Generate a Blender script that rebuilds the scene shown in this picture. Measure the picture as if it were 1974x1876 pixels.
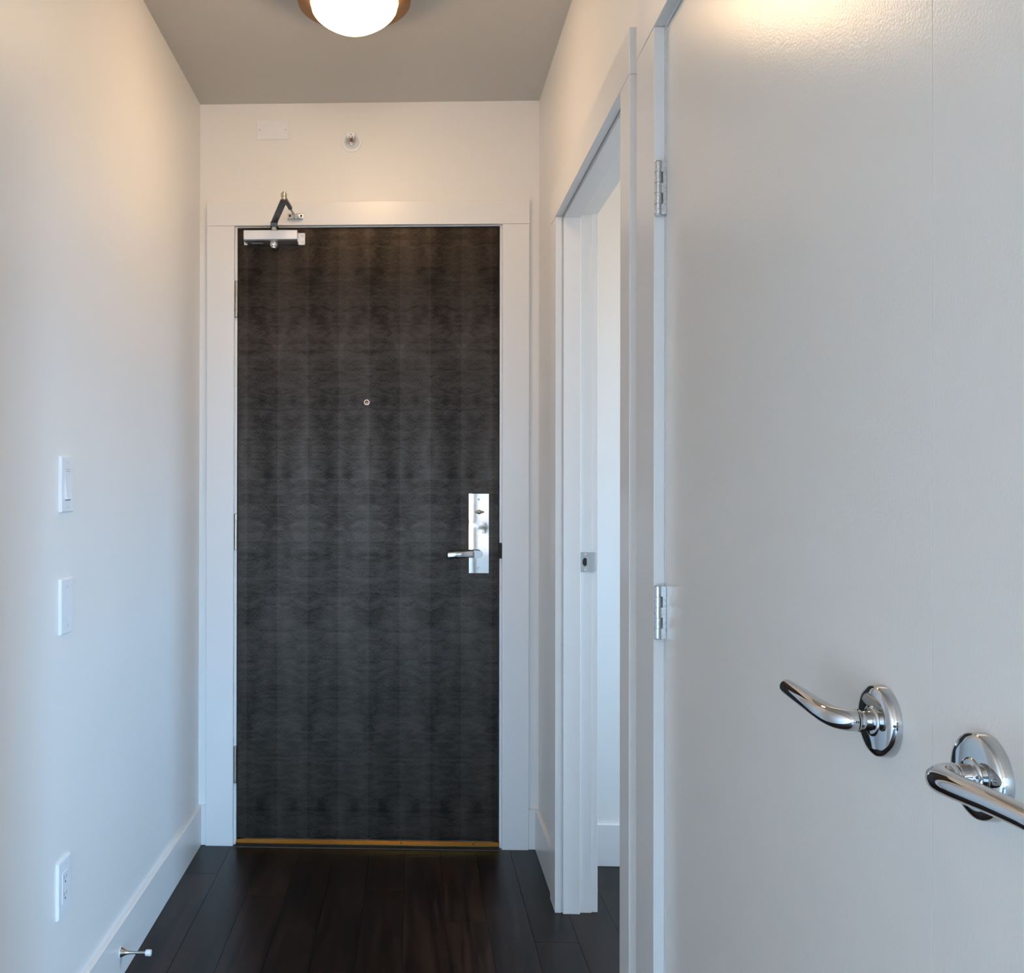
import bpy, bmesh, math, random
from mathutils import Vector, Matrix
random.seed(7)
for o in list(bpy.data.objects): bpy.data.objects.remove(o)
S = bpy.context.scene
COL = S.collection
PI = math.pi

# ------------------------------------------------------------------ main measures (metres)
D = 3.3074            # end wall
XL, XR = -0.7561, 0.4445
ZC = 2.6276           # ceiling
RT = 0.5344           # far face of the right wall
CY0, CY1 = -0.0232, 1.6596   # closet opening
NY0, NY1 = 1.9309, 2.8080    # doorway to the side room
ZH = 2.0717           # head of the side openings
T = 0.019             # casing thickness
HALL = -0.16          # right wall ends here, the living room opens
LX, LY = 4.2, -5.2    # living room extents
WX0 = -0.25           # left edge of the living-room window
SX = 2.9              # side room far wall
SY0, SY1 = 1.72, 3.1693

# ------------------------------------------------------------------ camera
cam = bpy.data.cameras.new('camera'); cam_o = bpy.data.objects.new('camera', cam); COL.objects.link(cam_o)
R_ = Vector((0.999452, 0.033061, 0.001857)); F_ = Vector((-0.033067, 0.999447, 0.003406)); U_ = Vector((-0.001743, -0.003466, 0.999992))
cam_o.matrix_world = Matrix(((R_.x, U_.x, -F_.x, 0), (R_.y, U_.y, -F_.y, 0), (R_.z, U_.z, -F_.z, 1.2487), (0, 0, 0, 1)))
cam.sensor_fit = 'HORIZONTAL'; cam.sensor_width = 36.0
cam.lens = 1806.38 / 1974 * 36
cam.shift_x = (987 - 734.9) / 1974; cam.shift_y = (943.03 - 938) / 1974
cam.clip_start = 0.02
S.camera = cam_o

# ------------------------------------------------------------------ world, lights, exposure
S.view_settings.view_transform = 'Standard'; S.view_settings.look = 'None'
S.view_settings.gamma = 1.0; S.view_settings.use_curve_mapping = False
S.view_settings.exposure = 0.0
S.cycles.use_denoising = True
S.cycles.max_bounces = 12; S.cycles.diffuse_bounces = 7; S.cycles.glossy_bounces = 5
S.cycles.sample_clamp_indirect = 6.0
SKY = (0.325, 0.63, 1.0); SKY_S = 34.5
GROUND = (1.0, 0.86, 0.72); GROUND_S = 9.3
w = bpy.data.worlds.new('world'); S.world = w; w.use_nodes = True
wn, wl = w.node_tree.nodes, w.node_tree.links
bg = wn['Background']; tcw = wn.new('ShaderNodeTexCoord'); spw = wn.new('ShaderNodeSeparateXYZ'); rmp = wn.new('ShaderNodeValToRGB')
mrw = wn.new('ShaderNodeMapRange'); mrw.inputs[1].default_value = -1; mrw.inputs[2].default_value = 1
wl.new(tcw.outputs['Generated'], spw.inputs[0]); wl.new(spw.outputs['Z'], mrw.inputs[0]); wl.new(mrw.outputs[0], rmp.inputs[0])
rmp.color_ramp.elements[0].position = 0.498; rmp.color_ramp.elements[0].color = (*[c * GROUND_S / SKY_S for c in GROUND], 1)
rmp.color_ramp.elements[1].position = 0.506; rmp.color_ramp.elements[1].color = (*SKY, 1)
wl.new(rmp.outputs[0], bg.inputs[0]); bg.inputs[1].default_value = SKY_S

def area(name, loc, rot, sx, sy, power, col, portal=False):
    l = bpy.data.lights.new(name, 'AREA'); l.shape = 'RECTANGLE'; l.size = sx; l.size_y = sy
    l.energy = power; l.color = col
    if portal: l.cycles.is_portal = True
    o = bpy.data.objects.new(name, l); o.location = loc; o.rotation_euler = rot; COL.objects.link(o); return o
# the sky comes in through the living-room windows behind the camera (light portals in the openings)
area('sky_portal_back', ((WX0 + 2.2) / 2, LY - 0.11, 1.425), (PI/2, 0, 0), 2.2 - WX0, 1.95, 1, (1, 1, 1), True)
area('sky_portal_side', (LX + 0.11, -2.7, 1.25), (PI/2, 0, PI/2), 3.4, 2.3, 1, (1, 1, 1), True)
# added fill lights in both rooms, and daylight through the side-room window
area('living_added_fill', (1.6, -2.6, ZC - 0.05), (0, 0, 0), 0.4, 0.4, 67, (1.0, 0.80, 0.60))  # added fill, neutralises the blue on the left wall and closet leaves
area('room_added_fill', (1.6, 2.5, ZC - 0.05), (0, 0, 0), 0.3, 0.3, 6, (1.0, 0.76, 0.46))  # added warm fill, keeps the side room from going blue
area('sky_portal_room', (SX + 0.11, 2.28, 1.5), (PI/2, 0, PI/2), 0.64, 1.2, 1, (1, 1, 1), True)

# ------------------------------------------------------------------ material helpers
def newmat(name):
    m = bpy.data.materials.new(name); m.use_nodes = True
    return m, m.node_tree.nodes, m.node_tree.links, m.node_tree.nodes['Principled BSDF']
def N(ns, t, **k):
    n = ns.new(t)
    for a, b in k.items(): setattr(n, a, b)
    return n
def paint(name, col, rough, bump=0.03, scale=350, spec=0.5, coat=0.0):
    m, ns, ls, b = newmat(name)
    b.inputs['Roughness'].default_value = rough
    b.inputs['Specular IOR Level'].default_value = spec
    tc = N(ns, 'ShaderNodeTexCoord'); no = N(ns, 'ShaderNodeTexNoise')
    no.inputs['Scale'].default_value = scale; no.inputs['Detail'].default_value = 3
    ls.new(tc.outputs['Object'], no.inputs['Vector'])
    bp = N(ns, 'ShaderNodeBump'); bp.inputs['Strength'].default_value = bump; bp.inputs['Distance'].default_value = 0.002
    ls.new(no.outputs['Fac'], bp.inputs['Height']); ls.new(bp.outputs['Normal'], b.inputs['Normal'])
    n2 = N(ns, 'ShaderNodeTexNoise'); n2.inputs['Scale'].default_value = 1.7
    ls.new(tc.outputs['Object'], n2.inputs['Vector'])
    mx = N(ns, 'ShaderNodeMix', data_type='RGBA')
    mx.inputs[6].default_value = (*[c * 0.985 for c in col], 1); mx.inputs[7].default_value = (*col, 1)
    ls.new(n2.outputs['Fac'], mx.inputs[0]); ls.new(mx.outputs[2], b.inputs['Base Color'])
    return m
def metal(name, col, rough, aniso=0.0):
    m, ns, ls, b = newmat(name)
    b.inputs['Base Color'].default_value = (*col, 1); b.inputs['Metallic'].default_value = 1
    tc = N(ns, 'ShaderNodeTexCoord'); no = N(ns, 'ShaderNodeTexNoise'); no.inputs['Scale'].default_value = 60
    ls.new(tc.outputs['Object'], no.inputs['Vector'])
    mr = N(ns, 'ShaderNodeMapRange'); mr.inputs[3].default_value = rough * 0.85; mr.inputs[4].default_value = rough * 1.2
    ls.new(no.outputs['Fac'], mr.inputs[0]); ls.new(mr.outputs[0], b.inputs['Roughness'])
    return m
def plain(name, col, rough, spec=0.5):
    m, ns, ls, b = newmat(name)
    tc = N(ns, 'ShaderNodeTexCoord'); no = N(ns, 'ShaderNodeTexNoise'); no.inputs['Scale'].default_value = 40
    ls.new(tc.outputs['Object'], no.inputs['Vector'])
    mx = N(ns, 'ShaderNodeMix', data_type='RGBA')
    mx.inputs[6].default_value = (*[c * 0.93 for c in col], 1); mx.inputs[7].default_value = (*col, 1)
    ls.new(no.outputs['Fac'], mx.inputs[0]); ls.new(mx.outputs[2], b.inputs['Base Color'])
    b.inputs['Roughness'].default_value = rough; b.inputs['Specular IOR Level'].default_value = spec
    return m

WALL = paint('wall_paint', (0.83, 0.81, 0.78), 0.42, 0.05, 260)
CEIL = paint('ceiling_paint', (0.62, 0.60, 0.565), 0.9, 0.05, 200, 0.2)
TRIM = paint('trim_paint', (0.82, 0.805, 0.785), 0.29, 0.02, 120)
LEAF = paint('door_leaf_paint', (0.78, 0.745, 0.695), 0.26, 0.13, 300, 0.33)
PLASTIC = plain('white_plastic', (0.86, 0.87, 0.89), 0.3)
SCREWW = plain('white_screw', (0.62, 0.62, 0.63), 0.35)
DARK = plain('dark_slot', (0.02, 0.02, 0.022), 0.6)
CHROME = metal('chrome', (0.60, 0.61, 0.62), 0.035)
SATIN = metal('satin_nickel', (0.47, 0.44, 0.39), 0.30)
STEEL = metal('zinc_steel', (0.66, 0.69, 0.71), 0.27)
ALU = metal('silver_closer', (0.80, 0.80, 0.81), 0.38)
GUN = metal('dark_arm_steel', (0.16, 0.16, 0.155), 0.42)
BRASS = metal('brass_threshold', (0.33, 0.165, 0.038), 0.2)
LIPM = metal('aluminium_lip', (0.07, 0.065, 0.06), 0.6)
BRONZE = metal('bronze_pan', (0.36, 0.22, 0.13), 0.35)
RUBBER = plain('white_rubber', (0.80, 0.79, 0.78), 0.5)
HUBM = metal('hub_satin_dim_reflection', (0.30, 0.275, 0.25), 0.35)  # darker metal stands in for what the hub face would reflect
BLACK = plain('black_plastic', (0.012, 0.011, 0.010), 0.5)
AMBER = plain('amber_glass', (0.75, 0.36, 0.06), 0.15)
REDG = plain('red_bulb', (0.30, 0.03, 0.015), 0.1)

def m_lamp():
    m, ns, ls, b = newmat('frosted_glowing_glass')
    lw = N(ns, 'ShaderNodeLayerWeight'); lw.inputs['Blend'].default_value = 0.35
    ra = N(ns, 'ShaderNodeValToRGB')
    ra.color_ramp.elements[0].color = (1.0, 0.69, 0.40, 1); ra.color_ramp.elements[1].color = (1.0, 0.52, 0.18, 1)
    ra.color_ramp.elements[0].position = 0.5
    ls.new(lw.outputs['Facing'], ra.inputs[0])
    ls.new(ra.outputs[0], b.inputs['Emission Color'])
    mr = N(ns, 'ShaderNodeMapRange'); mr.inputs[1].default_value = 0.45; mr.inputs[2].default_value = 1.0
    mr.inputs[3].default_value = 36.5; mr.inputs[4].default_value = 9
    ls.new(lw.outputs['Facing'], mr.inputs[0]); ls.new(mr.outputs[0], b.inputs['Emission Strength'])
    b.inputs['Base Color'].default_value = (0.8, 0.75, 0.65, 1)
    return m
LAMP = m_lamp()

def m_floor():
    m, ns, ls, b = newmat('dark_stained_oak')
    tc = N(ns, 'ShaderNodeTexCoord'); oi = N(ns, 'ShaderNodeObjectInfo')
    sc = N(ns, 'ShaderNodeVectorMath', operation='SCALE'); sc.inputs[0].default_value = (13, 29, 7)
    ls.new(oi.outputs['Random'], sc.inputs['Scale'])
    ad = N(ns, 'ShaderNodeVectorMath'); ls.new(tc.outputs['Object'], ad.inputs[0]); ls.new(sc.outputs[0], ad.inputs[1])
    mp = N(ns, 'ShaderNodeMapping'); mp.inputs['Scale'].default_value = (60, 3.2, 60); ls.new(ad.outputs[0], mp.inputs[0])
    no = N(ns, 'ShaderNodeTexNoise'); no.inputs['Scale'].default_value = 1.0; no.inputs['Detail'].default_value = 6; no.inputs['Distortion'].default_value = 0.5
    ls.new(mp.outputs[0], no.inputs['Vector'])
    # cathedral rings
    mp2 = N(ns, 'ShaderNodeMapping'); mp2.inputs['Scale'].default_value = (9, 1.4, 9); ls.new(ad.outputs[0], mp2.inputs[0])
    n2 = N(ns, 'ShaderNodeTexNoise'); n2.inputs['Scale'].default_value = 1.0; n2.inputs['Detail'].default_value = 2
    ls.new(mp2.outputs[0], n2.inputs['Vector'])
    mu = N(ns, 'ShaderNodeMath', operation='MULTIPLY'); mu.inputs[1].default_value = 26; ls.new(n2.outputs['Fac'], mu.inputs[0])
    si = N(ns, 'ShaderNodeMath', operation='SINE'); ls.new(mu.outputs[0], si.inputs[0])
    s2 = N(ns, 'ShaderNodeMath', operation='MULTIPLY_ADD'); s2.inputs[1].default_value = 0.10; ls.new(si.outputs[0], s2.inputs[0]); ls.new(no.outputs['Fac'], s2.inputs[2])
    ra = N(ns, 'ShaderNodeValToRGB'); e = ra.color_ramp.elements
    e[0].position = 0.30; e[0].color = (0.0070, 0.0034, 0.0024, 1); e[1].position = 0.75; e[1].color = (0.029, 0.0150, 0.0092, 1)
    ls.new(s2.outputs[0], ra.inputs[0])
    hs = N(ns, 'ShaderNodeHueSaturation'); ls.new(ra.outputs[0], hs.inputs['Color'])
    mr = N(ns, 'ShaderNodeMapRange'); mr.inputs[3].default_value = 0.7; mr.inputs[4].default_value = 1.35
    ls.new(oi.outputs['Random'], mr.inputs[0]); ls.new(mr.outputs[0], hs.inputs['Value'])
    ls.new(hs.outputs[0], b.inputs['Base Color'])
    r2 = N(ns, 'ShaderNodeMapRange'); r2.inputs[3].default_value = 0.28; r2.inputs[4].default_value = 0.40
    ls.new(no.outputs['Fac'], r2.inputs[0]); ls.new(r2.outputs[0], b.inputs['Roughness'])
    b.inputs['Specular IOR Level'].default_value = 0.25
    bp = N(ns, 'ShaderNodeBump'); bp.inputs['Strength'].default_value = 0.12; bp.inputs['Distance'].default_value = 0.001
    ls.new(no.outputs['Fac'], bp.inputs['Height']); ls.new(bp.outputs[0], b.inputs['Normal'])
    return m
OAK = m_floor()

def m_veneer():
    m, ns, ls, b = newmat('dark_figured_veneer')
    tc = N(ns, 'ShaderNodeTexCoord'); sp = N(ns, 'ShaderNodeSeparateXYZ'); ls.new(tc.outputs['Object'], sp.inputs[0])
    def math_(op, a=None, b_=None, c=None):
        n = N(ns, 'ShaderNodeMath', operation=op)
        for i, v in enumerate((a, b_, c)):
            if v is None: continue
            if isinstance(v, (int, float)): n.inputs[i].default_value = v
            else: ls.new(v, n.inputs[i])
        return n.outputs[0]
    W = 0.1083
    xs = math_('ADD', sp.outputs['X'], 0.4257 + 10 * W)        # leaf boundaries of the veneer at world x
    pp = math_('PINGPONG', xs, W)                               # book-matched leaves
    leafn = math_('FLOOR', math_('DIVIDE', xs, W))
    par = math_('MODULO', leafn, 2.0)
    def comb(x, z, y=0.0):
        c = N(ns, 'ShaderNodeCombineXYZ')
        for i, v in ((0, x), (1, y), (2, z)):
            if isinstance(v, (int, float)): c.inputs[i].default_value = v
            else: ls.new(v, c.inputs[i])
        return c.outputs[0]
    def noise(vec, detail=3, rough=0.5, dist=0.0):
        n = N(ns, 'ShaderNodeTexNoise'); n.inputs['Scale'].default_value = 1; n.inputs['Detail'].default_value = detail
        n.inputs['Roughness'].default_value = rough; n.inputs['Distortion'].default_value = dist
        ls.new(vec, n.inputs['Vector']); return n.outputs['Fac']
    z = sp.outputs['Z']
    fig = noise(comb(math_('MULTIPLY', pp, 14), math_('MULTIPLY', z, 42)), 4, 0.55, 1.2)      # horizontal quilted figure
    broad = noise(comb(math_('MULTIPLY', pp, 9), math_('MULTIPLY', z, 3.2)), 2, 0.5, 0.3)
    grain = noise(comb(math_('MULTIPLY', sp.outputs['X'], 1100), math_('MULTIPLY', z, 130)), 3, 0.7)
    # knots: darker crescents repeated in every pair of leaves
    vz = N(ns, 'ShaderNodeTexVoronoi'); vz.inputs['Scale'].default_value = 1; vz.feature = 'F1'
    ls.new(comb(math_('MULTIPLY', pp, 13), math_('MULTIPLY', z, 6.5)), vz.inputs['Vector'])
    kn = N(ns, 'ShaderNodeMapRange'); kn.inputs[1].default_value = 0.0; kn.inputs[2].default_value = 0.28; kn.inputs[3].default_value = -0.13; kn.inputs[4].default_value = 0.0
    ls.new(vz.outputs['Distance'], kn.inputs[0])
    v = math_('MULTIPLY_ADD', fig, 0.42, math_('MULTIPLY', broad, 0.45))
    v = math_('ADD', v, kn.outputs[0])
    v = math_('ADD', v, math_('MULTIPLY', math_('SUBTRACT', grain, 0.5), 1.1))
    v = math_('ADD', v, math_('MULTIPLY', math_('SUBTRACT', par, 0.5), 0.07))
    ra = N(ns, 'ShaderNodeValToRGB'); e = ra.color_ramp.elements
    e[0].position = 0.22; e[0].color = (0.006, 0.0046, 0.0038, 1)
    e[1].position = 0.80; e[1].color = (0.050, 0.033, 0.0225, 1)
    b.inputs['Specular Tint'].default_value = (1.0, 0.84, 0.70, 1)
    ls.new(v, ra.inputs[0]); ls.new(ra.outputs[0], b.inputs['Base Color'])
    r1 = N(ns, 'ShaderNodeMapRange'); r1.inputs[1].default_value = 0.3; r1.inputs[2].default_value = 0.7; r1.inputs[3].default_value = 0.40; r1.inputs[4].default_value = 0.31
    ls.new(v, r1.inputs[0]); ls.new(r1.outputs[0], b.inputs['Roughness'])
    sl = N(ns, 'ShaderNodeMapRange'); sl.inputs[1].default_value = 0.25; sl.inputs[2].default_value = 0.75; sl.inputs[3].default_value = 0.12; sl.inputs[4].default_value = 0.66
    ls.new(v, sl.inputs[0]); ls.new(sl.outputs[0], b.inputs['Specular IOR Level'])
    bp = N(ns, 'ShaderNodeBump'); bp.inputs['Strength'].default_value = 0.25; bp.inputs['Distance'].default_value = 0.0008
    ls.new(v, bp.inputs['Height']); ls.new(bp.outputs[0], b.inputs['Normal'])
    return m
VENEER = m_veneer()

# ------------------------------------------------------------------ geometry helpers
ROOT = {}
def B(): return bmesh.new()
def box(bm, x0, x1, y0, y1, z0, z1, bev=0.0, seg=2):
    vs = [bm.verts.new((x, y, z)) for x in (x0, x1) for y in (y0, y1) for z in (z0, z1)]
    f = [(0,1,3,2), (4,6,7,5), (0,4,5,1), (2,3,7,6), (0,2,6,4), (1,5,7,3)]
    fs = [bm.faces.new([vs[i] for i in q]) for q in f]
    if bev > 0:
        es = {e for q in fs for e in q.edges}
        bmesh.ops.bevel(bm, geom=list(es), offset=bev, segments=seg, affect='EDGES', profile=0.5)
def frame_of(d):
    d = d.normalized(); a = Vector((0, 0, 1)) if abs(d.z) < 0.9 else Vector((1, 0, 0))
    u = d.cross(a).normalized(); return u, d.cross(u).normalized()
def lathe(bm, base, axis, prof, seg=32, cap=True):
    """prof: (distance along axis, radius) pairs"""
    base = Vector(base); axis = Vector(axis).normalized(); u, v = frame_of(axis)
    rings = []
    for h, r in prof:
        c = base + axis * h
        if r < 1e-6: rings.append([bm.verts.new(c)])
        else: rings.append([bm.verts.new(c + (u * math.cos(2*PI*i/seg) + v * math.sin(2*PI*i/seg)) * r) for i in range(seg)])
    for a, b in zip(rings, rings[1:]):
        for i in range(seg):
            j = (i + 1) % seg
            if len(a) == 1 and len(b) == 1: continue
            if len(a) == 1: bm.faces.new((a[0], b[i], b[j]))
            elif len(b) == 1: bm.faces.new((a[i], b[0], a[j]))
            else: bm.faces.new((a[i], b[i], b[j], a[j]))
    if cap:
        if len(rings[0]) > 1: bm.faces.new(rings[0])
        if len(rings[-1]) > 1: bm.faces.new(rings[-1])
def cyl(bm, a, b, r, seg=24, ch=0.0):
    a = Vector(a); b = Vector(b); L = (b - a).length
    p = [(0, r), (L, r)] if ch <= 0 else [(0, r-ch), (ch, r), (L-ch, r), (L, r-ch)]
    lathe(bm, a, b - a, p, seg)
def tube(bm, pts, rad, seg=20, flat=1.0, up=None):
    """smooth tube through pts with radius list, rounded ends"""
    pts = [Vector(p) for p in pts]
    # catmull-rom resample
    P = [pts[0]*2 - pts[1]] + pts + [pts[-1]*2 - pts[-2]]; Q = []; RR = []
    n = 6
    for i in range(1, len(P)-2):
        for k in range(n):
            t = k / n
            q = 0.5*((2*P[i]) + (P[i+1]-P[i-1])*t + (2*P[i-1]-5*P[i]+4*P[i+1]-P[i+2])*t*t + (3*P[i]-P[i-1]-3*P[i+1]+P[i+2])*t**3)
            Q.append(q); RR.append(rad[i-1]*(1-t) + rad[i]*t)
    Q.append(pts[-1]); RR.append(rad[-1])
    # rounded tip
    d = (Q[-1]-Q[-2]).normalized(); r = RR[-1]; e = Q[-1]
    for k in range(1, 6):
        a = k/5*PI/2; Q.append(e + d*r*math.sin(a)); RR.append(max(r*math.cos(a), 1e-4))
    rings = []; u = None
    for i, q in enumerate(Q):
        d = (Q[min(i+1, len(Q)-1)] - Q[max(i-1, 0)]).normalized()
        if u is None:
            u = (up or Vector((0, 0, 1))); 
        u = (u - d*u.dot(d)).normalized(); v = d.cross(u)
        rings.append([bm.verts.new(q + (u*math.cos(2*PI*j/seg)*flat + v*math.sin(2*PI*j/seg))*RR[i]) for j in range(seg)])
    for a, b in zip(rings, rings[1:]):
        for j in range(seg):
            k = (j+1) % seg; bm.faces.new((a[j], b[j], b[k], a[k]))
    bm.faces.new(rings[0]); bm.faces.new(rings[-1])
def prism(bm, poly, axis, a0, a1):
    """extrude 2-D poly along axis ('x','y','z'); poly is in the two other axes in order"""
    def P(p, q, t): return {'x': (t, p, q), 'y': (p, t, q), 'z': (p, q, t)}[axis]
    A = [bm.verts.new(P(p, q, a0)) for p, q in poly]; Bv = [bm.verts.new(P(p, q, a1)) for p, q in poly]
    n = len(poly); bm.faces.new(A); bm.faces.new(Bv)
    for i in range(n):
        j = (i+1) % n; bm.faces.new((A[i], A[j], Bv[j], Bv[i]))
def obj(name, bm, mat, parent=None, label=None, kind=None, smooth=True, angle=35):
    bmesh.ops.recalc_face_normals(bm, faces=bm.faces[:])
    me = bpy.data.meshes.new(name)
    off = Vector((0, 0, 0)); p = parent
    if parent is not None:
        off = Vector(ROOT[parent.name])
        bmesh.ops.translate(bm, verts=bm.verts[:], vec=-off)
    for f in bm.faces: f.smooth = smooth
    bm.to_mesh(me); bm.free(); me.materials.append(mat)
    if smooth:
        try: me.set_sharp_from_angle(angle=math.radians(angle))
        except Exception: pass
    o = bpy.data.objects.new(name, me); COL.objects.link(o)
    if parent is not None: o.parent = parent
    ROOT[o.name] = tuple(off)
    if label: o['label'] = label
    if kind: o['kind'] = kind
    return o
def thing(name, loc, label=None, cat=None, kind=None, group=None):
    o = bpy.data.objects.new(name, None); o.empty_display_size = 0.05; COL.objects.link(o)
    o.location = loc; ROOT[o.name] = tuple(loc)
    if label: o['label'] = label
    if cat: o['category'] = cat
    if kind: o['kind'] = kind
    if group: o['group'] = group
    return o
def bx(name, mat, parent, *a, bev=0.0, **k):
    k.setdefault('smooth', False)
    bm = B(); box(bm, *a, bev=bev); return obj(name, bm, mat, parent, **k)

# ------------------------------------------------------------------ the setting: walls, ceiling, floor
bx('wall_left', WALL, None, XL-0.12, XL, LY-0.12, D+0.12, -0.02, ZC, kind='structure')
# end wall with the entry opening
EX0, EX1, EZ = -0.6220, 0.3070, 2.1870
bm = B()
box(bm, XL, EX0-0.02, D, D+0.12, -0.02, ZC); box(bm, EX1+0.02, XR, D, D+0.12, -0.02, ZC); box(bm, EX0-0.02, EX1+0.02, D, D+0.12, EZ+0.02, ZC)
obj('wall_end', bm, WALL, None, kind='structure', smooth=False)
bm = B()
box(bm, XR, RT, NY1+0.018, D+0.12, -0.02, ZC); box(bm, XR, RT, NY0-0.018, NY1+0.018, ZH+0.018, ZC)
box(bm, XR, RT, CY1+0.018, NY0-0.018, -0.02, ZC); box(bm, XR, RT, CY0-0.018, CY1+0.018, ZH+0.018, ZC)
box(bm, XR, RT, HALL, CY0-0.018, -0.02, ZC)
obj('wall_right', bm, WALL, None, kind='structure', smooth=False)
# closet shell behind the double doors, side room, living room
bm = B()
box(bm, RT, 1.14, 1.66, SY0, 0, ZC); box(bm, 1.10, 1.14, HALL+0.09, 1.66, 0, ZC)
obj('wall_closet', bm, WALL, None, kind='structure', smooth=False)
bm = B()
box(bm, RT, SX+0.12, SY1, SY1+0.1, -0.02, ZC)
obj('wall_room_end', bm, WALL, None, kind='structure', smooth=False)
bm = B()
box(bm, SX, SX+0.12, SY0, 1.96, -0.02, ZC); box(bm, SX, SX+0.12, 1.96, 2.60, -0.02, 0.9); box(bm, SX, SX+0.12, 1.96, 2.60, 2.1, ZC)
box(bm, SX, SX+0.12, 2.60, SY1, -0.02, ZC); box(bm, 1.14, SX+0.12, SY0-0.1, SY0, -0.02, ZC)
obj('wall_room_outer', bm, WALL, None, kind='structure', smooth=False)
bm = B()
box(bm, RT, LX+0.12, HALL, HALL+0.09, -0.02, ZC)
obj('wall_living_front', bm, WALL, None, kind='structure', smooth=False)
bm = B()
box(bm, XL, WX0, LY-0.12, LY, -0.02, ZC); box(bm, 2.2, LX+0.12, LY-0.12, LY, -0.02, ZC); box(bm, WX0, 2.2, LY-0.12, LY, -0.02, 0.45); box(bm, WX0, 2.2, LY-0.12, LY, 2.4, ZC)
obj('wall_living_back', bm, WALL, None, kind='structure', smooth=False)
bm = B()
box(bm, LX, LX+0.12, LY, -4.4, -0.02, ZC); box(bm, LX, LX+0.12, -1.0, HALL, -0.02, ZC); box(bm, LX, LX+0.12, -4.4, -1.0, -0.02, 0.1); box(bm, LX, LX+0.12, -4.4, -1.0, 2.4, ZC)
obj('wall_living_side', bm, WALL, None, kind='structure', smooth=False)
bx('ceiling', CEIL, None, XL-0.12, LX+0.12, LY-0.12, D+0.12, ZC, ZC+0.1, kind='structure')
# window mullions of the living room
for nm, parts in (('window_1', [(WX0,WX0+0.05,LY-0.09,LY-0.03,0.1,2.4),(2.15,2.2,LY-0.09,LY-0.03,0.1,2.4),(0.92,0.98,LY-0.09,LY-0.03,0.1,2.4),(WX0,2.2,LY-0.09,LY-0.03,0.45,0.50),(WX0,2.2,LY-0.09,LY-0.03,2.35,2.4),(WX0,2.2,LY-0.09,LY-0.03,0.86,0.90)]),
                  ('window_2', [(LX+0.03,LX+0.09,y,y+0.05,0.1,2.4) for y in (-4.4,-3.28,-2.15,-1.05)] + [(LX+0.03,LX+0.09,-4.4,-1.0,z,z+0.05) for z in (0.1,2.35)])):
    bm = B()
    for p in parts: box(bm, *p)
    r = thing(nm, (parts[0][0], parts[0][2], 0.1), kind='structure'); obj('window_frame', bm, TRIM, r, smooth=False)

# floor: sub-floor plus planks that run down the hall
fl = thing('floor', (0, 0, 0), kind='structure')
bx('subfloor', plain('subfloor', (0.006, 0.005, 0.004), 0.9), fl, XL-0.12, LX+0.12, LY-0.12, D+0.3, -0.04, -0.009)
PW = 0.1221
joints = {-6: [2.20], -5: [1.93, 3.05], -4: [2.31], -3: [2.893], -2: [1.75], -1: [2.435], 0: [2.95, 1.7], 1: [3.22, 2.02], 2: [2.733, 1.6], 3: [2.15], 4: [2.62], 5: [2.02, 3.1]}
X0 = -0.1460   # seam between plank column -1 and 0
bmf = B()
for k in range(-6, 36):
    xa = X0 + k*PW; xb = xa + PW
    if xa > LX: break
    a, b_ = max(xa, XL-0.01), min(xb, LX)
    near = xa < SX
    y1 = D + 0.0 if near else -0.1
    js = sorted(joints.get(k, [1.7 + (k*0.37) % 1.3]))
    if near:
        cuts = [1.2] + [j for j in js] + [D - 0.001 if True else 0]
        cuts = sorted(set(c for c in cuts if c <= D))
        for y0, y2 in zip(cuts, cuts[1:]):
            if xa > 1.7: continue
            bm = B(); box(bm, a+0.0003, b_-0.0003, y0+0.0003, y2-0.0003, -0.009, 0.0, bev=0.0005, seg=1)
            obj('plank', bm, OAK, fl, smooth=False)
        top = 1.2 if xa <= 1.7 else D - 0.14
    else: top = -0.1
    y = top; random.seed(k)
    while y > LY:
        L = random.uniform(0.9, 1.7); y0 = max(LY-0.1, y-L)
        box(bmf, a+0.0003, b_-0.0003, y0+0.0003, y-0.0003, -0.009, 0.0); y = y0
obj('plank_field', bmf, OAK, fl, kind='stuff', smooth=False)

# ------------------------------------------------------------------ baseboards
BH, BT = 0.140, 0.013
def base(name, boxes):
    bm = B()
    for p in boxes: box(bm, *p, bev=0.0015, seg=1)
    obj(name, bm, TRIM, None, kind='structure', smooth=False)
base('baseboard_left', [(XL, XL+BT, LY, D-BT, 0, BH)])
base('baseboard_end', [(XL, -0.7275, D-BT, D, 0, BH), (0.4085, XR, D-BT, D, 0, BH)])
base('baseboard_right', [(XR-BT, XR, 2.900, D-BT, 0, BH)])
base('baseboard_room', [(RT, SX, SY1-BT, SY1, 0, BH)])
base('baseboard_living', [(1.0, LX, HALL-BT, HALL, 0, BH)])

# ------------------------------------------------------------------ trims (casings and jambs)
t = thing('trim_1', (-0.16, D, 0), kind='structure')       # entry door frame
yf = D - T
bx('side_casing', TRIM, t, -0.7270, -0.6300, yf, D, 0, 2.1890, bev=0.0012)
bx('side_casing', TRIM, t, 0.3148, 0.4078, yf, D, 0, 2.1890, bev=0.0012)
bx('head_casing', TRIM, t, -0.7275, 0.4083, yf-0.0008, D, 2.1897, 2.2720, bev=0.0012)
bm = B()
box(bm, -0.6420, EX0, D-0.001, D+0.10, 0, EZ); box(bm, EX1, 0.3270, D-0.001, D+0.10, 0, EZ); box(bm, -0.6420, 0.3270, D-0.001, D+0.10, EZ, EZ+0.02)
box(bm, EX0, EX0+0.012, D+0.046, D+0.10, 0, EZ); box(bm, EX1-0.012, EX1, D+0.046, D+0.10, 0, EZ); box(bm, EX0, EX1, D+0.046, D+0.10, EZ-0.012, EZ)
obj('jamb', bm, TRIM, t, smooth=False)
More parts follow.
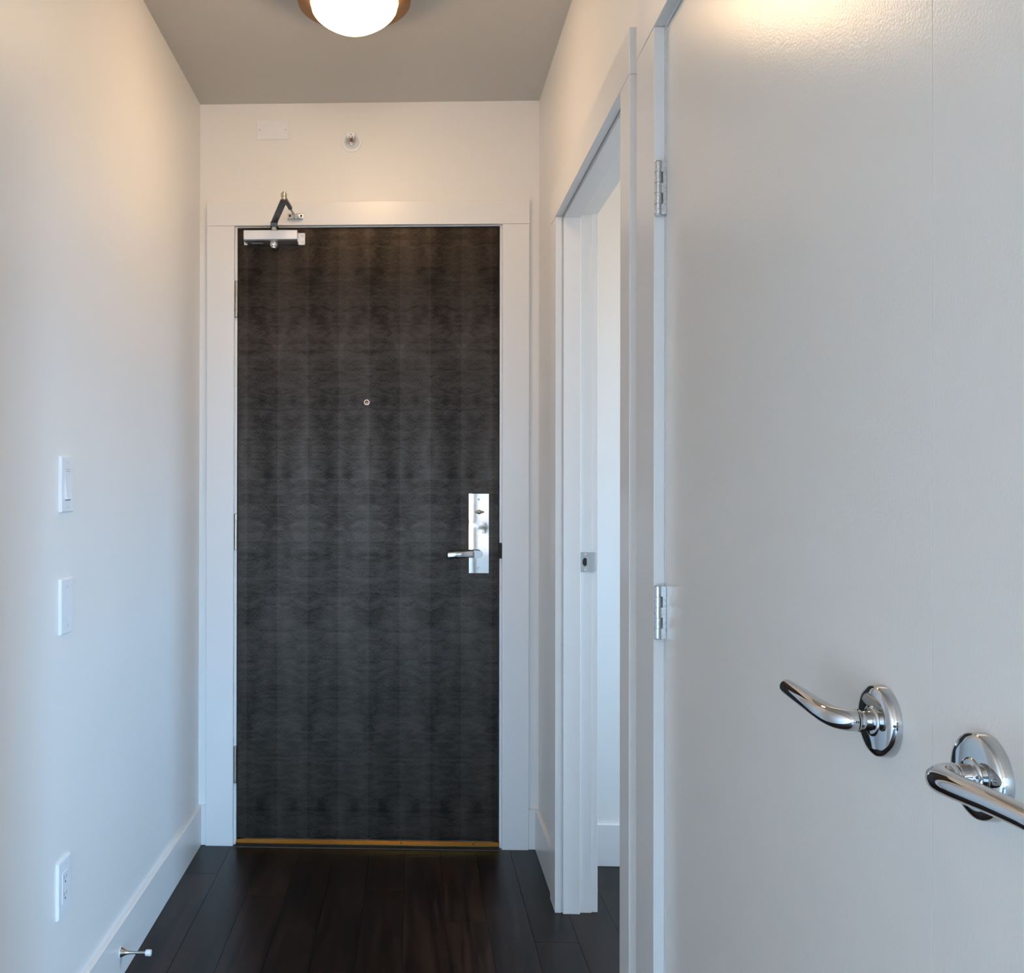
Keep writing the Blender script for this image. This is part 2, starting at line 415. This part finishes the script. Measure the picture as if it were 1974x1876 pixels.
bm = B(); prism(bm, [(D+0.08, 0), (D-0.0125, 0), (D-0.0125, 0.0110), (D-0.0040, 0.0205), (D+0.08, 0.0205)], 'x', EX0+0.001, EX1-0.001)
th = obj('threshold', bm, BRASS, t, label='brass threshold under the dark door', smooth=False)
bm = B(); prism(bm, [(D-0.0127, 0), (D-0.028, 0), (D-0.027, 0.0025), (D-0.0127, 0.0080)], 'x', EX0+0.001, EX1-0.001)
obj('threshold_lip', bm, LIPM, t, label='dull aluminium lip', smooth=False)
for x in (-0.288, -0.036, 0.216):
    bm = B(); lathe(bm, (x, D-0.0086, 0.0154), (0, -0.75, 0.66), [(0, 0.0028), (0.0008, 0.0024)], 10); obj('screw', bm, DARK, th)
bx('strike_lip', BLACK, t, 0.3060, 0.3142, D-0.010, D-0.0012, 1.0166, 1.0725, bev=0.003, label='black strike plate lip')

def side_frame(name, y0, y1, oy0, oy1, loc):
    """casings on the hall face of the right wall; y0..y1 opening"""
    t = thing(name, loc, kind='structure')
    bx('side_casing', TRIM, t, XR-T, XR, oy0, y0, 0, ZH, bev=0.0012)
    bx('side_casing', TRIM, t, XR-T, XR, y1, oy1, 0, ZH, bev=0.0012)
    bx('head_casing', TRIM, t, XR-T-0.0008, XR, oy0-0.0003, oy1+0.0003, ZH+0.0007, ZH+0.0925, bev=0.0012)
    return t
t2 = side_frame('trim_2', NY0+0.005, NY1-0.005, NY0-0.0776, 2.8990, (XR, NY1, 0))
bm = B()   # jamb liner
box(bm, XR-0.0015, RT, NY1, NY1+0.018, 0, ZH+0.018); box(bm, XR-0.0015, RT, NY0-0.018, NY0, 0, ZH+0.018); box(bm, XR-0.0015, RT, NY0, NY1, ZH+0.005, ZH+0.018)
obj('jamb', bm, TRIM, t2, smooth=False)
bm = B()   # stops
SB = 0.012
box(bm, XR+0.004, 0.4990, NY1-SB, NY1, 0, ZH+0.005, bev=0.001, seg=1); box(bm, XR+0.004, 0.4990, NY0, NY0+SB, 0, ZH+0.005, bev=0.001, seg=1); box(bm, XR+0.004, 0.4990, NY0+SB, NY1-SB, ZH+0.005-SB, ZH+0.005, bev=0.001, seg=1)
obj('door_stop_bead', bm, TRIM, t2, smooth=False)
bm = B()   # room-side casing
box(bm, RT, RT+T, NY1+0.004, NY1+0.085, 0, ZH+0.085, bev=0.0012); box(bm, RT, RT+T, NY0-0.09, NY0-0.004, 0, ZH+0.085, bev=0.0012); box(bm, RT, RT+T, NY0-0.004, NY1+0.004, ZH+0.009, ZH+0.085, bev=0.0012)
obj('room_side_casing', bm, TRIM, t2, smooth=False)
# strike plate on the far jamb
bm = B()
poly = [(0.4995, 1.0128), (0.536, 1.0128), (0.536, 1.0720), (0.4995, 1.0720)]
yy = NY1 - 0.0016
# plate with a D-shaped hole, built as a ring of faces
hole = []
for i in range(16):
    a = -PI/2 + i*2*PI/16; hx = 0.5140 + 0.0075*math.cos(a); hz = 1.0424 + 0.0125*math.sin(a); hole.append((min(hx, 0.5195), hz))
outer = []
for i in range(16):
    a = -PI/2 + i*2*PI/16; cx_, cz_ = math.cos(a), math.sin(a); s = 1/max(abs(cx_), abs(cz_)); outer.append((0.51775 + 0.01825*cx_*s, 1.0424 + 0.0296*cz_*s))
for ya in (yy,):
    H = [bm.verts.new((p, ya, q)) for p, q in hole]; O = [bm.verts.new((p, ya, q)) for p, q in outer]
    H2 = [bm.verts.new((p, ya+0.0015, q)) for p, q in hole]; O2 = [bm.verts.new((p, ya+0.0015, q)) for p, q in outer]
    for i in range(16):
        j = (i+1) % 16
        bm.faces.new((H[i], H[j], O[j], O[i])); bm.faces.new((O[i], O[j], O2[j], O2[i])); bm.faces.new((H[i], H[j], H2[j], H2[i]))
# curved lip
lp = [(0.536, yy), (0.5405, yy-0.0002), (0.5450, yy+0.0010), (0.5480, yy+0.004), (0.5495, yy+0.008)]
for (xa, ya), (xb, yb) in zip(lp, lp[1:]):
    zs = lambda x: 0.0296 - max(0, (x-0.540))*0.35
    A = [bm.verts.new((xa, ya, 1.0424-zs(xa))), bm.verts.new((xb, yb, 1.0424-zs(xb))), bm.verts.new((xb, yb, 1.0424+zs(xb))), bm.verts.new((xa, ya, 1.0424+zs(xa)))]
    bm.faces.new(A)
bmesh.ops.remove_doubles(bm, verts=bm.verts[:], dist=1e-5)
sp = obj('strike_plate', bm, CHROME, t2, label='chrome strike plate', angle=20)
bx('latch_hole', DARK, sp, 0.5065, 0.5195, NY1-0.0006, NY1-0.0001, 1.0299, 1.0549)
for z in (1.0200, 1.0650):
    bm = B(); lathe(bm, (0.5140, yy, z), (0, -1, 0), [(0, 0.0030), (0.0007, 0.0022)], 12); obj('screw', bm, STEEL, sp)

t3 = side_frame('trim_3', CY0-0.006, CY1+0.0074, CY0-0.098, 1.7960, (XR, CY1, 0))
bm = B()
box(bm, XR, RT, CY1+0.0, CY1+0.018, 0, ZH+0.016); box(bm, XR, RT, CY0-0.018, CY0, 0, ZH+0.016); box(bm, XR, RT, CY0, CY1, ZH-0.004, ZH+0.016)
obj('jamb', bm, TRIM, t3, smooth=False)

# ------------------------------------------------------------------ hinge builder
def hinge(parent, axis_pt, z0, z1, r, mat, knuckles=5, gap=0.0008, leaf=None, tips=True, label=None):
    bm = B(); x, y = axis_pt
    L = (z1 - z0) / knuckles
    for i in range(knuckles):
        cyl(bm, (x, y, z0+i*L+gap/2), (x, y, z0+(i+1)*L-gap/2), r, 20, 0.0003)
    cyl(bm, (x, y, z0), (x, y, z1), r*0.8, 12)
    if tips:
        lathe(bm, (x, y, z1), (0, 0, 1), [(0, r*0.98), (0.0012, r*0.9), (0.0022, r*0.5), (0.0025, 0)], 16)
        lathe(bm, (x, y, z0), (0, 0, -1), [(0, r*0.98), (0.0012, r*0.9), (0.0018, 0)], 16)
    h = obj('hinge', bm, mat, parent, label=label)
    if leaf:
        bm = B()
        for p in leaf: box(bm, *p)
        obj('hinge_leaf', bm, mat, h, smooth=False)
    return h

# ------------------------------------------------------------------ entry door
d1 = thing('door_1', (-0.16, D, 0), kind='structure', label='dark brown veneered entry door with chrome lock plate at the end of the hall')
DX0, DX1, DZ0, DZ1 = -0.6190, 0.3035, 0.0225, 2.1845
bx('door_leaf', VENEER, d1, DX0, DX1, D+0.0002, D+0.0446, DZ0, DZ1, bev=0.0015)
for z0, z1 in ((1.869, 1.996), (1.0456, 1.1706), (0.2205, 0.3480)):
    hinge(d1, (-0.6243, D-0.0065), z0, z1, 0.0064, SATIN, 5, leaf=[(-0.6300, -0.6243, D-0.0022, D-0.0008, z0+0.001, z1-0.001)])
# peephole
bm = B(); lathe(bm, (-0.1611, D, 1.5662), (0, -1, 0), [(0, 0.0105), (0.003, 0.0105), (0.004, 0.0095), (0.004, 0.0065), (0.001, 0.006)], 32, cap=False)
pe = obj('peephole', bm, CHROME, d1, label='chrome peephole ring')
bm = B(); lathe(bm, (-0.1611, D-0.0012, 1.5662), (0, -1, 0), [(0, 0.0063), (0.0002, 0)], 24); obj('barrel', bm, DARK, pe)
bm = B(); lathe(bm, (-0.1608, D-0.0013, 1.5645), (0, -1, 0), [(0, 0.0044), (0.001, 0.003), (0.0013, 0)], 20); obj('lens', bm, AMBER, pe, label='amber lens')
# lock plate (very slightly canted in its seat)
PX0, PX1, PZ0, PZ1 = 0.1995, 0.2690, 0.9655, 1.2440
bm = B(); box(bm, PX0, PX1, D-0.0095, D, PZ0, PZ1)
bmesh.ops.bevel(bm, geom=[e for e in bm.edges if all(v.co.y < D-0.005 for v in e.verts)], offset=0.0035, segments=2, affect='EDGES')
lp_ = obj('lock_plate', bm, CHROME, d1, label='tall chrome lock plate', smooth=False)
pxc = 0.2335
for z in (1.2240, 0.9830):
    bm = B(); lathe(bm, (pxc, D-0.0090, z), (0, -1, 0), [(0, 0.0040), (0.0008, 0.0040), (0.0014, 0.0030), (0.0012, 0.0012), (0.0006, 0)], 16); obj('screw', bm, STEEL, lp_)
bm = B(); lathe(bm, (0.2343, D-0.0090, 1.1803), (0, -1, 0), [(0, 0.0085), (0.002, 0.0085), (0.003, 0.007), (0.004, 0.0)], 28)
tube(bm, [(0.2215, D-0.016, 1.1803), (0.2343, D-0.018, 1.1803), (0.2485, D-0.016, 1.1803)], [0.0034, 0.0072, 0.0034], 14)
box(bm, 0.2310, 0.2376, D-0.017, D-0.010, 1.1770, 1.1836)
obj('thumb_turn', bm, SATIN, lp_, label='small oval thumb turn')
bm = B(); cyl(bm, (0.2327, D-0.009, 1.0343), (0.2327, D-0.040, 1.0343), 0.0105, 28)
# D-shaped hub in front, then flat arm that sweeps left and slightly outward
hub = [(0.2150, 1.0220)] + [(0.2327+0.0125*math.cos(a), 1.0345+0.0125*math.sin(a)) for a in [(-PI/2+i*PI/10) for i in range(11)]] + [(0.2150, 1.0470)]
prism(bm, hub, 'y', D-0.054, D-0.038)
obj('lever_hub', bm, HUBM, lp_, label='satin lever hub, darkened in place of a dim reflection')
bm = B()
ys0, ys1 = D-0.056, D-0.040
sec = [(0.2160, 0, 0), (0.2080, 0.002, 0.0), (0.1800, 0.006, -0.0006), (0.1500, 0.007, -0.0018), (0.1240, 0.007, -0.0030)]
rings = []
for x, out, dz in sec:
    h = 0.0120; yc = (ys0+ys1)/2 - out; ht = 0.0072
    zc = 1.0343 + dz
    rings.append([bm.verts.new((x, yc + ht*math.cos(a)*0.9, zc + h*math.copysign(abs(math.sin(a))**0.45, math.sin(a)))) for a in [2*PI*i/20 for i in range(20)]])
for a, b_ in zip(rings, rings[1:]):
    for i in range(20): bm.faces.new((a[i], a[(i+1) % 20], b_[(i+1) % 20], b_[i]))
bm.faces.new(rings[0]); bm.faces.new(rings[-1])
obj('lever', bm, CHROME, lp_, label='chrome lever pointing left', angle=45)

# ------------------------------------------------------------------ closet double doors
def leaf_door(name, y0, y1, label):
    d = thing(name, (XR, (y0+y1)/2, 0), kind='structure', label=label)
    bx('door_leaf', LEAF, d, XR+0.0002, XR+0.035, y0, y1, 0.010, 2.0620, bev=0.0003)
    return d
SEAM = 0.8167
d2 = leaf_door('door_2', SEAM+0.0003, CY1-0.0012, 'pale painted closet door with two steel hinges and a lever pointing towards them')
d3 = leaf_door('door_3', CY0+0.003, SEAM-0.0003, 'pale painted closet door nearest the camera with a lever pointing away from its neighbour')
for z0, z1 in ((1.7370, 1.8300), (0.9930, 1.0850)):
    hy = CY1 - 0.001
    hinge(d2, (XR-0.0140, hy), z0, z1, 0.0062, STEEL, 5, 0.0010,
          leaf=[(XR-0.0060, XR-0.0003, hy-0.0032, hy-0.0016, z0, z1)] + [(XR-0.0120, XR-0.0060, hy-0.0032, hy-0.0016, z0+q*(z1-z0)/5+0.0004, z0+(q+1)*(z1-z0)/5-0.0004) for q in (0, 2, 4)])
def lever_set(parent, yb, zb, sgn, L=0.110):
    bm = B()
    lathe(bm, (XR, yb, zb), (-1, 0, 0), [(0, 0.0334), (0.0088, 0.0330), (0.0102, 0.0318), (0.0112, 0.0290), (0.0118, 0.0262), (0.0119, 0.0255), (0.0122, 0.0145), (0.0135, 0.0138), (0.0140, 0.0120), (0.0142, 0.0)], 64)
    ro = obj('rose', bm, CHROME, parent, label='round chrome rose', angle=50)
    bm = B(); cyl(bm, (XR-0.012, yb, zb), (XR-0.026, yb, zb), 0.0092, 32)
    lathe(bm, (XR-0.0225, yb, zb), (-1, 0, 0), [(0, 0.0088), (0.0002, 0.0100), (0.0012, 0.0105), (0.0020, 0.0092), (0.0030, 0.0092), (0.0034, 0.0104), (0.0040, 0.0104)], 32)
    obj('neck', bm, CHROME, ro)
    s = sgn; x = XR
    pts = [(x-0.0260, yb, zb), (x-0.0335, yb+s*0.0015, zb), (x-0.0405, yb+s*0.0085, zb+0.0004), (x-0.0442, yb+s*0.0200, zb+0.0014), (x-0.0460, yb+s*0.038, zb+0.0032), (x-0.0465, yb+s*0.062, zb+0.0052), (x-0.0465, yb+s*0.088, zb+0.0070), (x-0.0465, yb+s*L, zb+0.0086)]
    rad = [0.0102, 0.0102, 0.0101, 0.0099, 0.0096, 0.0092, 0.0087, 0.0080]
    bm = B(); tube(bm, pts, rad, 28); obj('lever', bm, CHROME, ro, label='curved chrome lever', angle=60)
lever_set(d2, 0.8977, 1.0345, 1)
lever_set(d3, 0.7400, 1.0300, -1, 0.128)

# ------------------------------------------------------------------ things on the walls and ceiling
LXc, LYc = -0.1570, 2.5000
cl = thing('ceiling_light', (LXc, LYc, ZC), 'lit round flush ceiling light with frosted white bowl and bronze pan', 'ceiling light')
bm = B(); lathe(bm, (LXc, LYc, ZC), (0, 0, -1), [(0, 0.120), (0.012, 0.128), (0.030, 0.142), (0.052, 0.150), (0.064, 0.1515), (0.070, 0.150), (0.0705, 0.118), (0.050, 0.117)], 64)
obj('pan', bm, BRONZE, cl, label='bronze pan', angle=40)
bm = B(); lathe(bm, (LXc, LYc, ZC-0.060), (0, 0, -1), [(0, 0.114), (0.016, 0.1155), (0.028, 0.1130), (0.038, 0.1060), (0.049, 0.0940), (0.060, 0.0780), (0.071, 0.0590), (0.081, 0.0380), (0.089, 0.0190), (0.0925, 0.008), (0.093, 0)], 64)
obj('glass_bowl', bm, LAMP, cl, label='glowing frosted glass bowl', angle=80)

bp_ = thing('blank_plate', (-0.4967, D, 2.533), 'white rectangular blank plate high on the wall above the dark door', 'wall plate')
bx('plate', PLASTIC, bp_, -0.5541, -0.4393, D-0.005, D, 2.4985, 2.5672, bev=0.0015)
for x in (-0.5430, -0.4506):
    bm = B(); lathe(bm, (x, D-0.005, 2.5335), (0, -1, 0), [(0, 0.0030), (0.0008, 0.0024)], 12); obj('screw', bm, SCREWW, bp_)

sc_, sz_ = -0.2162, 2.4883
sh = thing('sprinkler_head', (sc_, D, sz_), 'small sidewall sprinkler in a round white escutcheon above the dark door', 'sprinkler')
bm = B(); lathe(bm, (sc_, D, sz_), (0, -1, 0), [(0, 0.0372), (0.0025, 0.0368), (0.0045, 0.0345), (0.0050, 0.030), (0.0048, 0.0262), (0.0030, 0.0245), (0.0008, 0.0240)], 48, cap=False)
obj('escutcheon', bm, PLASTIC, sh, label='round white escutcheon', angle=60)
bm = B(); lathe(bm, (sc_, D-0.0010, sz_), (0, -1, 0), [(0, 0.0242), (0.0002, 0)], 40); obj('cup', bm, plain('shaded_cup_grey', (0.66, 0.67, 0.70), 0.4), sh, label='grey recessed cup')
bm = B(); lathe(bm, (sc_, D-0.001, sz_-0.003), (0, -1, 0), [(0, 0.012), (0.010, 0.011), (0.011, 0.008), (0.016, 0.0075)], 6)
obj('wrench_boss', bm, STEEL, sh, smooth=False)
bm = B()
for s in (-1, 1):
    tube(bm, [(sc_+s*0.0085, D-0.012, sz_-0.004), (sc_+s*0.0150, D-0.022, sz_+0.000), (sc_+s*0.0125, D-0.034, sz_+0.003), (sc_+s*0.003, D-0.042, sz_+0.004)], [0.0019]*4, 10)
cyl(bm, (sc_, D-0.036, sz_+0.004), (sc_, D-0.046, sz_+0.004), 0.0048, 16)
obj('frame_arms', bm, STEEL, sh)
bm = B(); cyl(bm, (sc_+0.0030, D-0.016, sz_-0.005), (sc_+0.0030, D-0.036, sz_-0.001), 0.0026, 12); cyl(bm, (sc_-0.0034, D-0.016, sz_-0.005), (sc_-0.0034, D-0.036, sz_-0.001), 0.0018, 12); obj('bulb', bm, REDG, sh, label='red glass bulb')
bm = B(); box(bm, sc_-0.0150, sc_+0.0150, D-0.049, D-0.0472, sz_+0.004, sz_+0.015); box(bm, sc_-0.0158, sc_+0.0158, D-0.049, D-0.022, sz_+0.0148, sz_+0.0163)
for s in (-0.0105, 0, 0.0105): box(bm, sc_+s-0.0022, sc_+s+0.0022, D-0.049, D-0.0472, sz_-0.003, sz_+0.004)
df = obj('deflector', bm, PLASTIC, sh, smooth=False, label='pale sprinkler deflector')
bm = B(); lathe(bm, (sc_, D-0.049, sz_+0.0085), (0, -1, 0), [(0, 0.0020), (0.0003, 0.0020)], 12); obj('rivet', bm, DARK, df)

# door closer
dc = thing('door_closer', (-0.498, D, 2.15), 'silver surface door closer with dark folding arm at the top of the entry door', 'door closer')
yb = D
prof = [(yb-0.002, 2.1640), (yb-0.053, 2.1640), (yb-0.056, 2.1615), (yb-0.056, 2.1320), (yb-0.052, 2.1285), (yb-0.002, 2.1265)]
bm = B(); prism(bm, prof, 'x', -0.5900, -0.4030); obj('body', bm, ALU, dc, smooth=False, label='silver closer body')
for s, x0, x1 in ((-1, -0.5975, -0.5835), (1, -0.4045, -0.3800)):
    bm = B(); box(bm, x0, x1, yb-0.012, yb, 2.1225, 2.1650, bev=0.003)
    e = obj('mounting_flange', bm, PLASTIC if s > 0 else ALU, dc, label='pale mounting flange', smooth=False)
    if s > 0:
        for z in (2.1335, 2.1540):
            bm = B(); lathe(bm, (-0.3890, yb-0.012, z), (0, -1, 0), [(0, 0.0048), (0.0012, 0.0044), (0.0014, 0.002), (0.0004, 0)], 16); obj('screw', bm, STEEL, e)
bm = B(); lathe(bm, (-0.4865, yb-0.036, 2.1280), (0, 0, -1), [(0, 0.0125), (0.006, 0.0148), (0.016, 0.0150), (0.0185, 0.0135), (0.019, 0.0105), (0.024, 0.0100), (0.026, 0.007), (0.027, 0)], 32)
obj('pinion_cap', bm, STEEL, dc, label='round steel pinion cap')
bx('label_strip', plain('grey_label', (0.30, 0.29, 0.27), 0.5), dc, -0.5670, -0.5280, yb-0.020, yb-0.010, 2.1262, 2.1275, bev=0.0)
bm = B(); cyl(bm, (-0.4865, yb-0.032, 2.1640), (-0.4865, yb-0.032, 2.1860), 0.0095, 24); obj('spindle', bm, STEEL, dc)
# main arm: flat bar, seen from below, reaching out towards the room
ex, ey, ez = -0.4190, 3.0330, 2.1980
def bar(bm, a, b, w_, th):
    a = Vector(a); b = Vector(b); d = (b-a); n = Vector((0,0,1)).cross(d).normalized()*w_/2; u = d.cross(n).normalized()*th/2
    vs = [bm.verts.new(p + s*n + q*u) for p in (a, b) for s, q in ((-1,-1),(1,-1),(1,1),(-1,1))]
    for q in ((0,1,2,3),(7,6,5,4),(0,4,5,1),(1,5,6,2),(2,6,7,3),(3,7,4,0)): bm.faces.new([vs[i] for i in q])
bm = B()
bar(bm, (-0.4865, yb-0.020, 2.1800), (-0.4850, yb-0.046, 2.1810), 0.0275, 0.004)
bar(bm, (-0.4850, yb-0.0455, 2.1800), (-0.4838, yb-0.0510, 2.1930), 0.0255, 0.004)
bar(bm, (-0.4838, yb-0.0500, 2.1920), (ex, ey, ez), 0.0225, 0.004)
lathe(bm, (ex, ey, ez-0.002), (0,0,1), [(0, 0.0105), (0.004, 0.0105)], 24)
obj('main_arm', bm, GUN, dc, smooth=False, label='dark flat main arm')
bm = B(); lathe(bm, (ex, ey, ez+0.001), (0, 0, 1), [(0, 0.0085), (0.010, 0.0085), (0.0105, 0.0095), (0.021, 0.0095), (0.023, 0.0080), (0.025, 0.0045), (0.029, 0.0040), (0.030, 0)], 24)
obj('elbow_pin', bm, SATIN, dc, label='satin elbow pin')
fx, fy, fz = -0.4090, yb-0.034, 2.2120
A = Vector((ex, ey, ez+0.010)); Bq = Vector((fx, fy, fz)); mid = A.lerp(Bq, 0.5)
bm = B(); cyl(bm, A, mid, 0.0078, 20, 0.001); obj('forearm_tube', bm, GUN, dc)
bm = B(); cyl(bm, mid, Bq, 0.0040, 16); lathe(bm, A.lerp(Bq, 0.47), Bq-A, [(0, 0.0050), (0.004, 0.0075), (0.012, 0.0075), (0.014, 0.0050)], 6); obj('forearm_rod', bm, STEEL, dc)
bm = B()
box(bm, -0.4400, -0.3850, yf-0.006, yf, 2.2090, 2.2300, bev=0.002)
box(bm, -0.4390, -0.3860, yf-0.020, yf-0.002, 2.2090, 2.2120)
box(bm, -0.4180, -0.4145, yf-0.026, yf-0.002, 2.2090, 2.2230); box(bm, -0.4040, -0.4005, yf-0.026, yf-0.002, 2.2090, 2.2230)
cyl(bm, (-0.4200, yf-0.017, 2.2160), (-0.3985, yf-0.017, 2.2160), 0.0035, 12)
ft = obj('foot_bracket', bm, STEEL, dc, label='small steel foot bracket')
for x in (-0.4320, -0.3920):
    bm = B(); lathe(bm, (x, yf-0.006, 2.2210), (0, -1, 0), [(0, 0.0042), (0.002, 0.0036), (0.0022, 0.001), (0.001, 0)], 14); obj('screw', bm, DARK, ft)

# wall plates on the left wall
def wall_plate(name, yc, zc, label, cat):
    t = thing(name, (XL, yc, zc), label, cat)
    bm = B(); box(bm, XL, XL+0.0062, yc-0.0355, yc+0.0355, zc-0.060, zc+0.060)
    bmesh.ops.bevel(bm, geom=[e for e in bm.edges if all(v.co.x > XL+0.003 for v in e.verts)], offset=0.0038, segments=3, affect='EDGES', profile=0.6)
    bmesh.ops.bevel(bm, geom=[e for e in bm.edges if abs(e.verts[0].co.x-e.verts[1].co.x) > 0.001 and len(e.link_faces) == 2 and e.calc_length() < 0.003], offset=0.001, segments=1, affect='EDGES') if False else None
    obj('plate', bm, PLASTIC, t, smooth=False); return t
def pscrew(t, y, z, r=0.003, up=0.0062):
    bm = B(); lathe(bm, (XL+up, y, z), (1, 0, 0), [(0, r), (0.0006, r*0.9), (0.0010, r*0.5)], 14); obj('screw', bm, SCREWW, t)
yc = 2.0175
sw = wall_plate('light_switch', yc, 1.2645, 'white rocker light switch, topmost of the three plates on the left wall', 'light switch')
pscrew(sw, yc, 1.3125); pscrew(sw, yc, 1.2165)
bm = B()   # rocker: tilted paddle, top pressed in, bottom out
zc = 1.2640
prism(bm, [(XL+0.0050, zc+0.0330), (XL+0.0066, zc+0.0330), (XL+0.0068, zc+0.004), (XL+0.0112, zc-0.0315), (XL+0.0050, zc-0.0325)], 'y', yc-0.0152, yc+0.0152)
bmesh.ops.transform(bm, matrix=Matrix.Identity(4), verts=bm.verts[:])
rk = obj('rocker', bm, PLASTIC, sw, smooth=False, label='white rocker paddle')
bx('gap_line', plain('shadow_gap_grey', (0.22, 0.22, 0.24), 0.6), sw, XL+0.0060, XL+0.0064, yc-0.0160, yc+0.0160, zc-0.0345, zc-0.0325)
bx('top_slot', plain('slot_grey', (0.38, 0.38, 0.40), 0.6), sw, XL+0.0064, XL+0.0069, yc-0.0120, yc+0.0120, zc+0.0285, zc+0.0295)
bx('top_slot', plain('slot_grey_two', (0.38, 0.38, 0.40), 0.6), sw, XL+0.0062, XL+0.0066, yc-0.0150, yc+0.0150, zc+0.0332, zc+0.0340)
bk = wall_plate('blank_plate', yc, 1.0005, 'white blank vertical plate below the rocker switch on the left wall', 'wall plate')
pscrew(bk, yc, 1.0425); pscrew(bk, yc, 0.9585)
yo = 2.0075
ou = wall_plate('wall_outlet', yo, 0.3945, 'white double wall outlet low on the left wall above the baseboard', 'outlet')
pscrew(ou, yo, 0.4440); pscrew(ou, yo, 0.3450)
bm = B(); box(bm, XL+0.0050, XL+0.0072, yo-0.0165, yo+0.0165, 0.3945-0.0335, 0.3945+0.0335, bev=0.0008, seg=1)
fc = obj('receptacle_face', bm, PLASTIC, ou, smooth=False)
for zq in (0.4125, 0.3765):
    bx('slot', DARK, fc, XL+0.0071, XL+0.0074, yo-0.0072, yo-0.0056, zq-0.001, zq+0.0075)
    bx('slot', DARK, fc, XL+0.0071, XL+0.0074, yo+0.0056, yo+0.0070, zq, zq+0.0065)
    bm = B(); lathe(bm, (XL+0.0071, yo, zq-0.0070), (1, 0, 0), [(0, 0.0026), (0.0003, 0.0026)], 14); obj('slot', bm, DARK, fc)

# door stop on the baseboard
ds = thing('door_stop', (XL+BT, 2.3770, 0.0710), 'short satin metal door stop with white rubber tip on the left baseboard', 'door stop')
b0 = (XL+BT, 2.3770, 0.0710)
bm = B(); lathe(bm, b0, (1, 0, 0), [(0, 0.0140), (0.0012, 0.0140), (0.0014, 0.0128)], 28); obj('base_ring', bm, RUBBER, ds)
bm = B(); lathe(bm, b0, (1, 0, 0), [(0.001, 0.0125), (0.004, 0.0113), (0.009, 0.0086), (0.015, 0.0060), (0.022, 0.0044), (0.032, 0.0036), (0.066, 0.0034)], 28); obj('stem', bm, SATIN, ds)
bm = B(); lathe(bm, b0, (1, 0, 0), [(0.0640, 0.0060), (0.0650, 0.0076), (0.0760, 0.0080), (0.0785, 0.0072), (0.0790, 0.0)], 24); obj('rubber_tip', bm, RUBBER, ds, label='white rubber tip')
